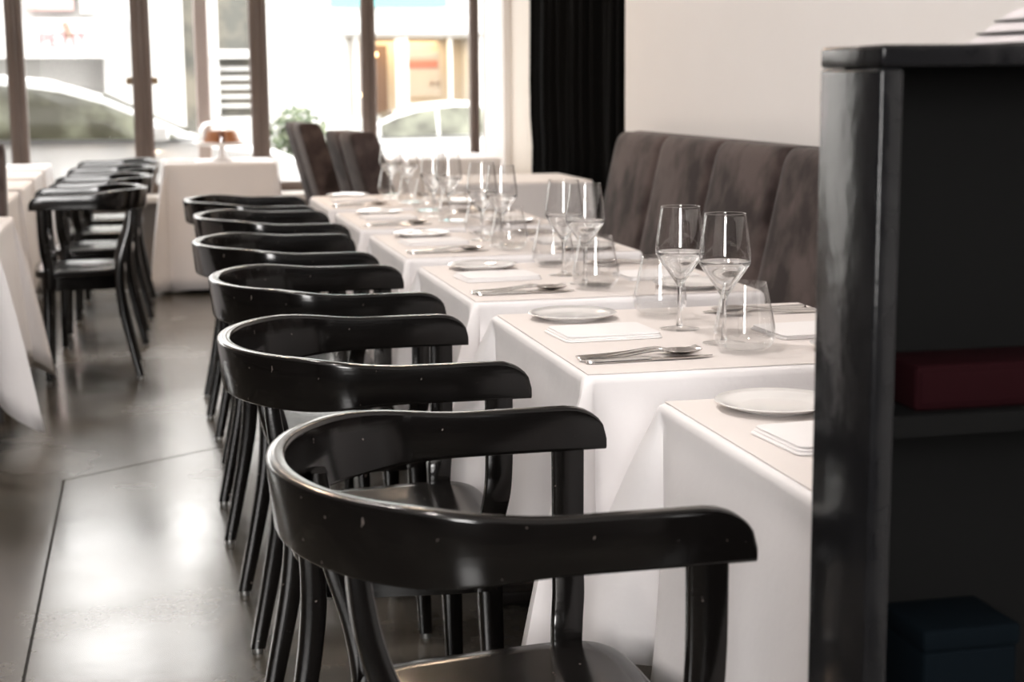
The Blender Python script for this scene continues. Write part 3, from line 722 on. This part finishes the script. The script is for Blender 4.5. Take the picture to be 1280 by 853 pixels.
def text(name, body, size, loc, rot, m, par):
    c = bpy.data.curves.new(name, 'FONT'); c.body = body; c.size = size; c.extrude = .004; c.align_x = 'CENTER'
    o = bpy.data.objects.new(name, c); C.objects.link(o)
    bpy.context.view_layer.update(); dg = bpy.context.evaluated_depsgraph_get(); me = bpy.data.meshes.new_from_object(o.evaluated_get(dg))
    bpy.data.objects.remove(o); o = bpy.data.objects.new(name, me); me.materials.clear(); me.materials.append(MATS[m]); C.objects.link(o)
    o.location = loc; o.rotation_euler = rot; o.parent = par; return o
text('lettering', 'PETIT', .19, (-.72, -.536, 1.57 + zz), (PI / 2, 0, 0), 'sign_red', b1)
fp = thing('flower_box', 'pink flowers above the shop awning across the street', 'flowers', (-1.55, 16.6, 1.86))
G().rbox(-.35, .25, -.08, .08, 0, .12, .01).obj('trough', 'facade_white', fp)
rf = random.Random(3); g = G()
for k in range(120):
    x, y, z, r = rf.uniform(-.34, .26), rf.uniform(-.1, .1), .12 + rf.random() * .12, rf.uniform(.015, .03)
    a = rf.uniform(0, 6.28); g.add([(x + r * math.cos(a), y, z + r * math.sin(a)), (x - r * math.sin(a), y - r * .6, z + r * math.cos(a)), (x - r * math.cos(a), y, z - r * math.sin(a)), (x + r * math.sin(a), y + r * .6, z - r * math.cos(a))], [(0, 1, 2, 3)])
o = g.obj('petals', 'pink_petals', fp, smooth=False); o['kind'] = 'stuff'
# shrub
sh = thing('shrub', 'green leafy shrub in a pot beside the white house corner', 'shrub', (1.52, 16.3, gs(16.3)))
G().lathe([(.0003, 0), (.16, 0), (.2, .4), (.17, .4), (.0003, .36)], 20).obj('pot', 'facade_grey', sh)
for nm, mm, cnt in (('foliage', 'leaf', 420), ('foliage', 'leaf_light', 380)):
    g = G()
    for k in range(cnt):
        d = Vector((rf.gauss(0, 1), rf.gauss(0, 1), rf.gauss(0, 1))).normalized() * (.32 * rf.random() ** .4)
        c = Vector((0, 0, .86)) + Vector((d.x, d.y, d.z * 1.3)); a = Vector((rf.gauss(0, 1), rf.gauss(0, 1), rf.gauss(0, 1))).normalized(); b = a.orthogonal().normalized()
        g.add([c - a * .05, c + b * .022, c + a * .05, c - b * .022], [(0, 1, 2, 3)])
    o = g.obj(nm, mm, sh, smooth=False); o['kind'] = 'stuff'
G().tube([(0, 0, .36), (.02, 0, .6), (0, .02, .9)], [.02, .016, .008], 8).obj('stem', 'bracket', sh)
# building with lit shop farther back
b2 = thing('shop_building', 'cream shop front with lit interior and teal sign down the street', 'building', (0, 30, gs(30)))
z2 = -gs(30)
P(G().box(2.0, 3.72, 0, 5, -.1, 9).box(3.72, 12, 0, 5, 2.05 + z2, 9).box(6.15, 12, 0, 5, -.1, 2.05 + z2).box(3.72, 6.15, 0, 5, -.1, .55 + z2), 'wall', 'facade_white', b2)
P(G().box(3.72, 6.15, 1.2, 1.3, .5 + z2, 2.1 + z2), 'shop_interior', 'facade_cream', b2)
P(G().rbox(3.3, 6.4, -.25, 0, 2.10 + z2, 2.38 + z2, .02), 'fascia', 'facade_white', b2)
P(G().box(3.45, 5.62, -.12, -.02, 2.60 + z2, 3.3 + z2), 'shop_sign', 'teal_sign', b2)
P(G().box(3.74, 3.82, .1, .2, .55 + z2, 2.0 + z2), 'door_post', 'facade_grey', b2)
for x0_, x1_ in ((3.86, 3.98), (4.68, 4.90), (5.68, 5.74)): P(G().box(x0_, x1_, .1, .25, .55 + z2, 2.05 + z2), 'post', 'facade_white', b2)
for x0_, x1_ in ((3.98, 4.28), (4.30, 4.62)): P(G().box(x0_, x1_, .9, .98, .55 + z2, 1.92 + z2), 'door_leaf', 'amber_door', b2)
for x_, z_ in ((4.38, 1.74), (4.02, 1.18), (4.05, .98)): P(G().lathe([(.0003, -.05), (.035, -.035), (.05, 0), (.035, .035), (.0003, .05)], 14, (x_, .8, z_ + z2)), 'lamp_globe', 'lamp_glow', b2, True)
ps = P(G().box(4.97, 5.62, .7, .74, .95 + z2, 1.78 + z2), 'poster', 'poster_paper', b2)
P(G().box(4.97, 5.57, .68, .699, 1.48 + z2, 1.62 + z2), 'poster_band', 'poster_orange', ps); P(G().box(4.97, 5.57, .68, .699, 1.68 + z2, 1.78 + z2), 'poster_band', 'poster_grey', ps)
for x_ in (5.45, 5.57): P(G().lathe([(.0003, 0), (.03, 0), (.03, .06), (.0003, .07)], 12, (x_, .66, 1.16 + z2)), 'ornament', 'bracket', ps)
tl = bpy.data.lights.new('shop_light', 'AREA'); tl.size = 1.5; tl.energy = 60; tl.color = (1, .75, .45)
tlo = bpy.data.objects.new('shop_light', tl); tlo.location = (4.9, 30.7, 2.0); C.objects.link(tlo)
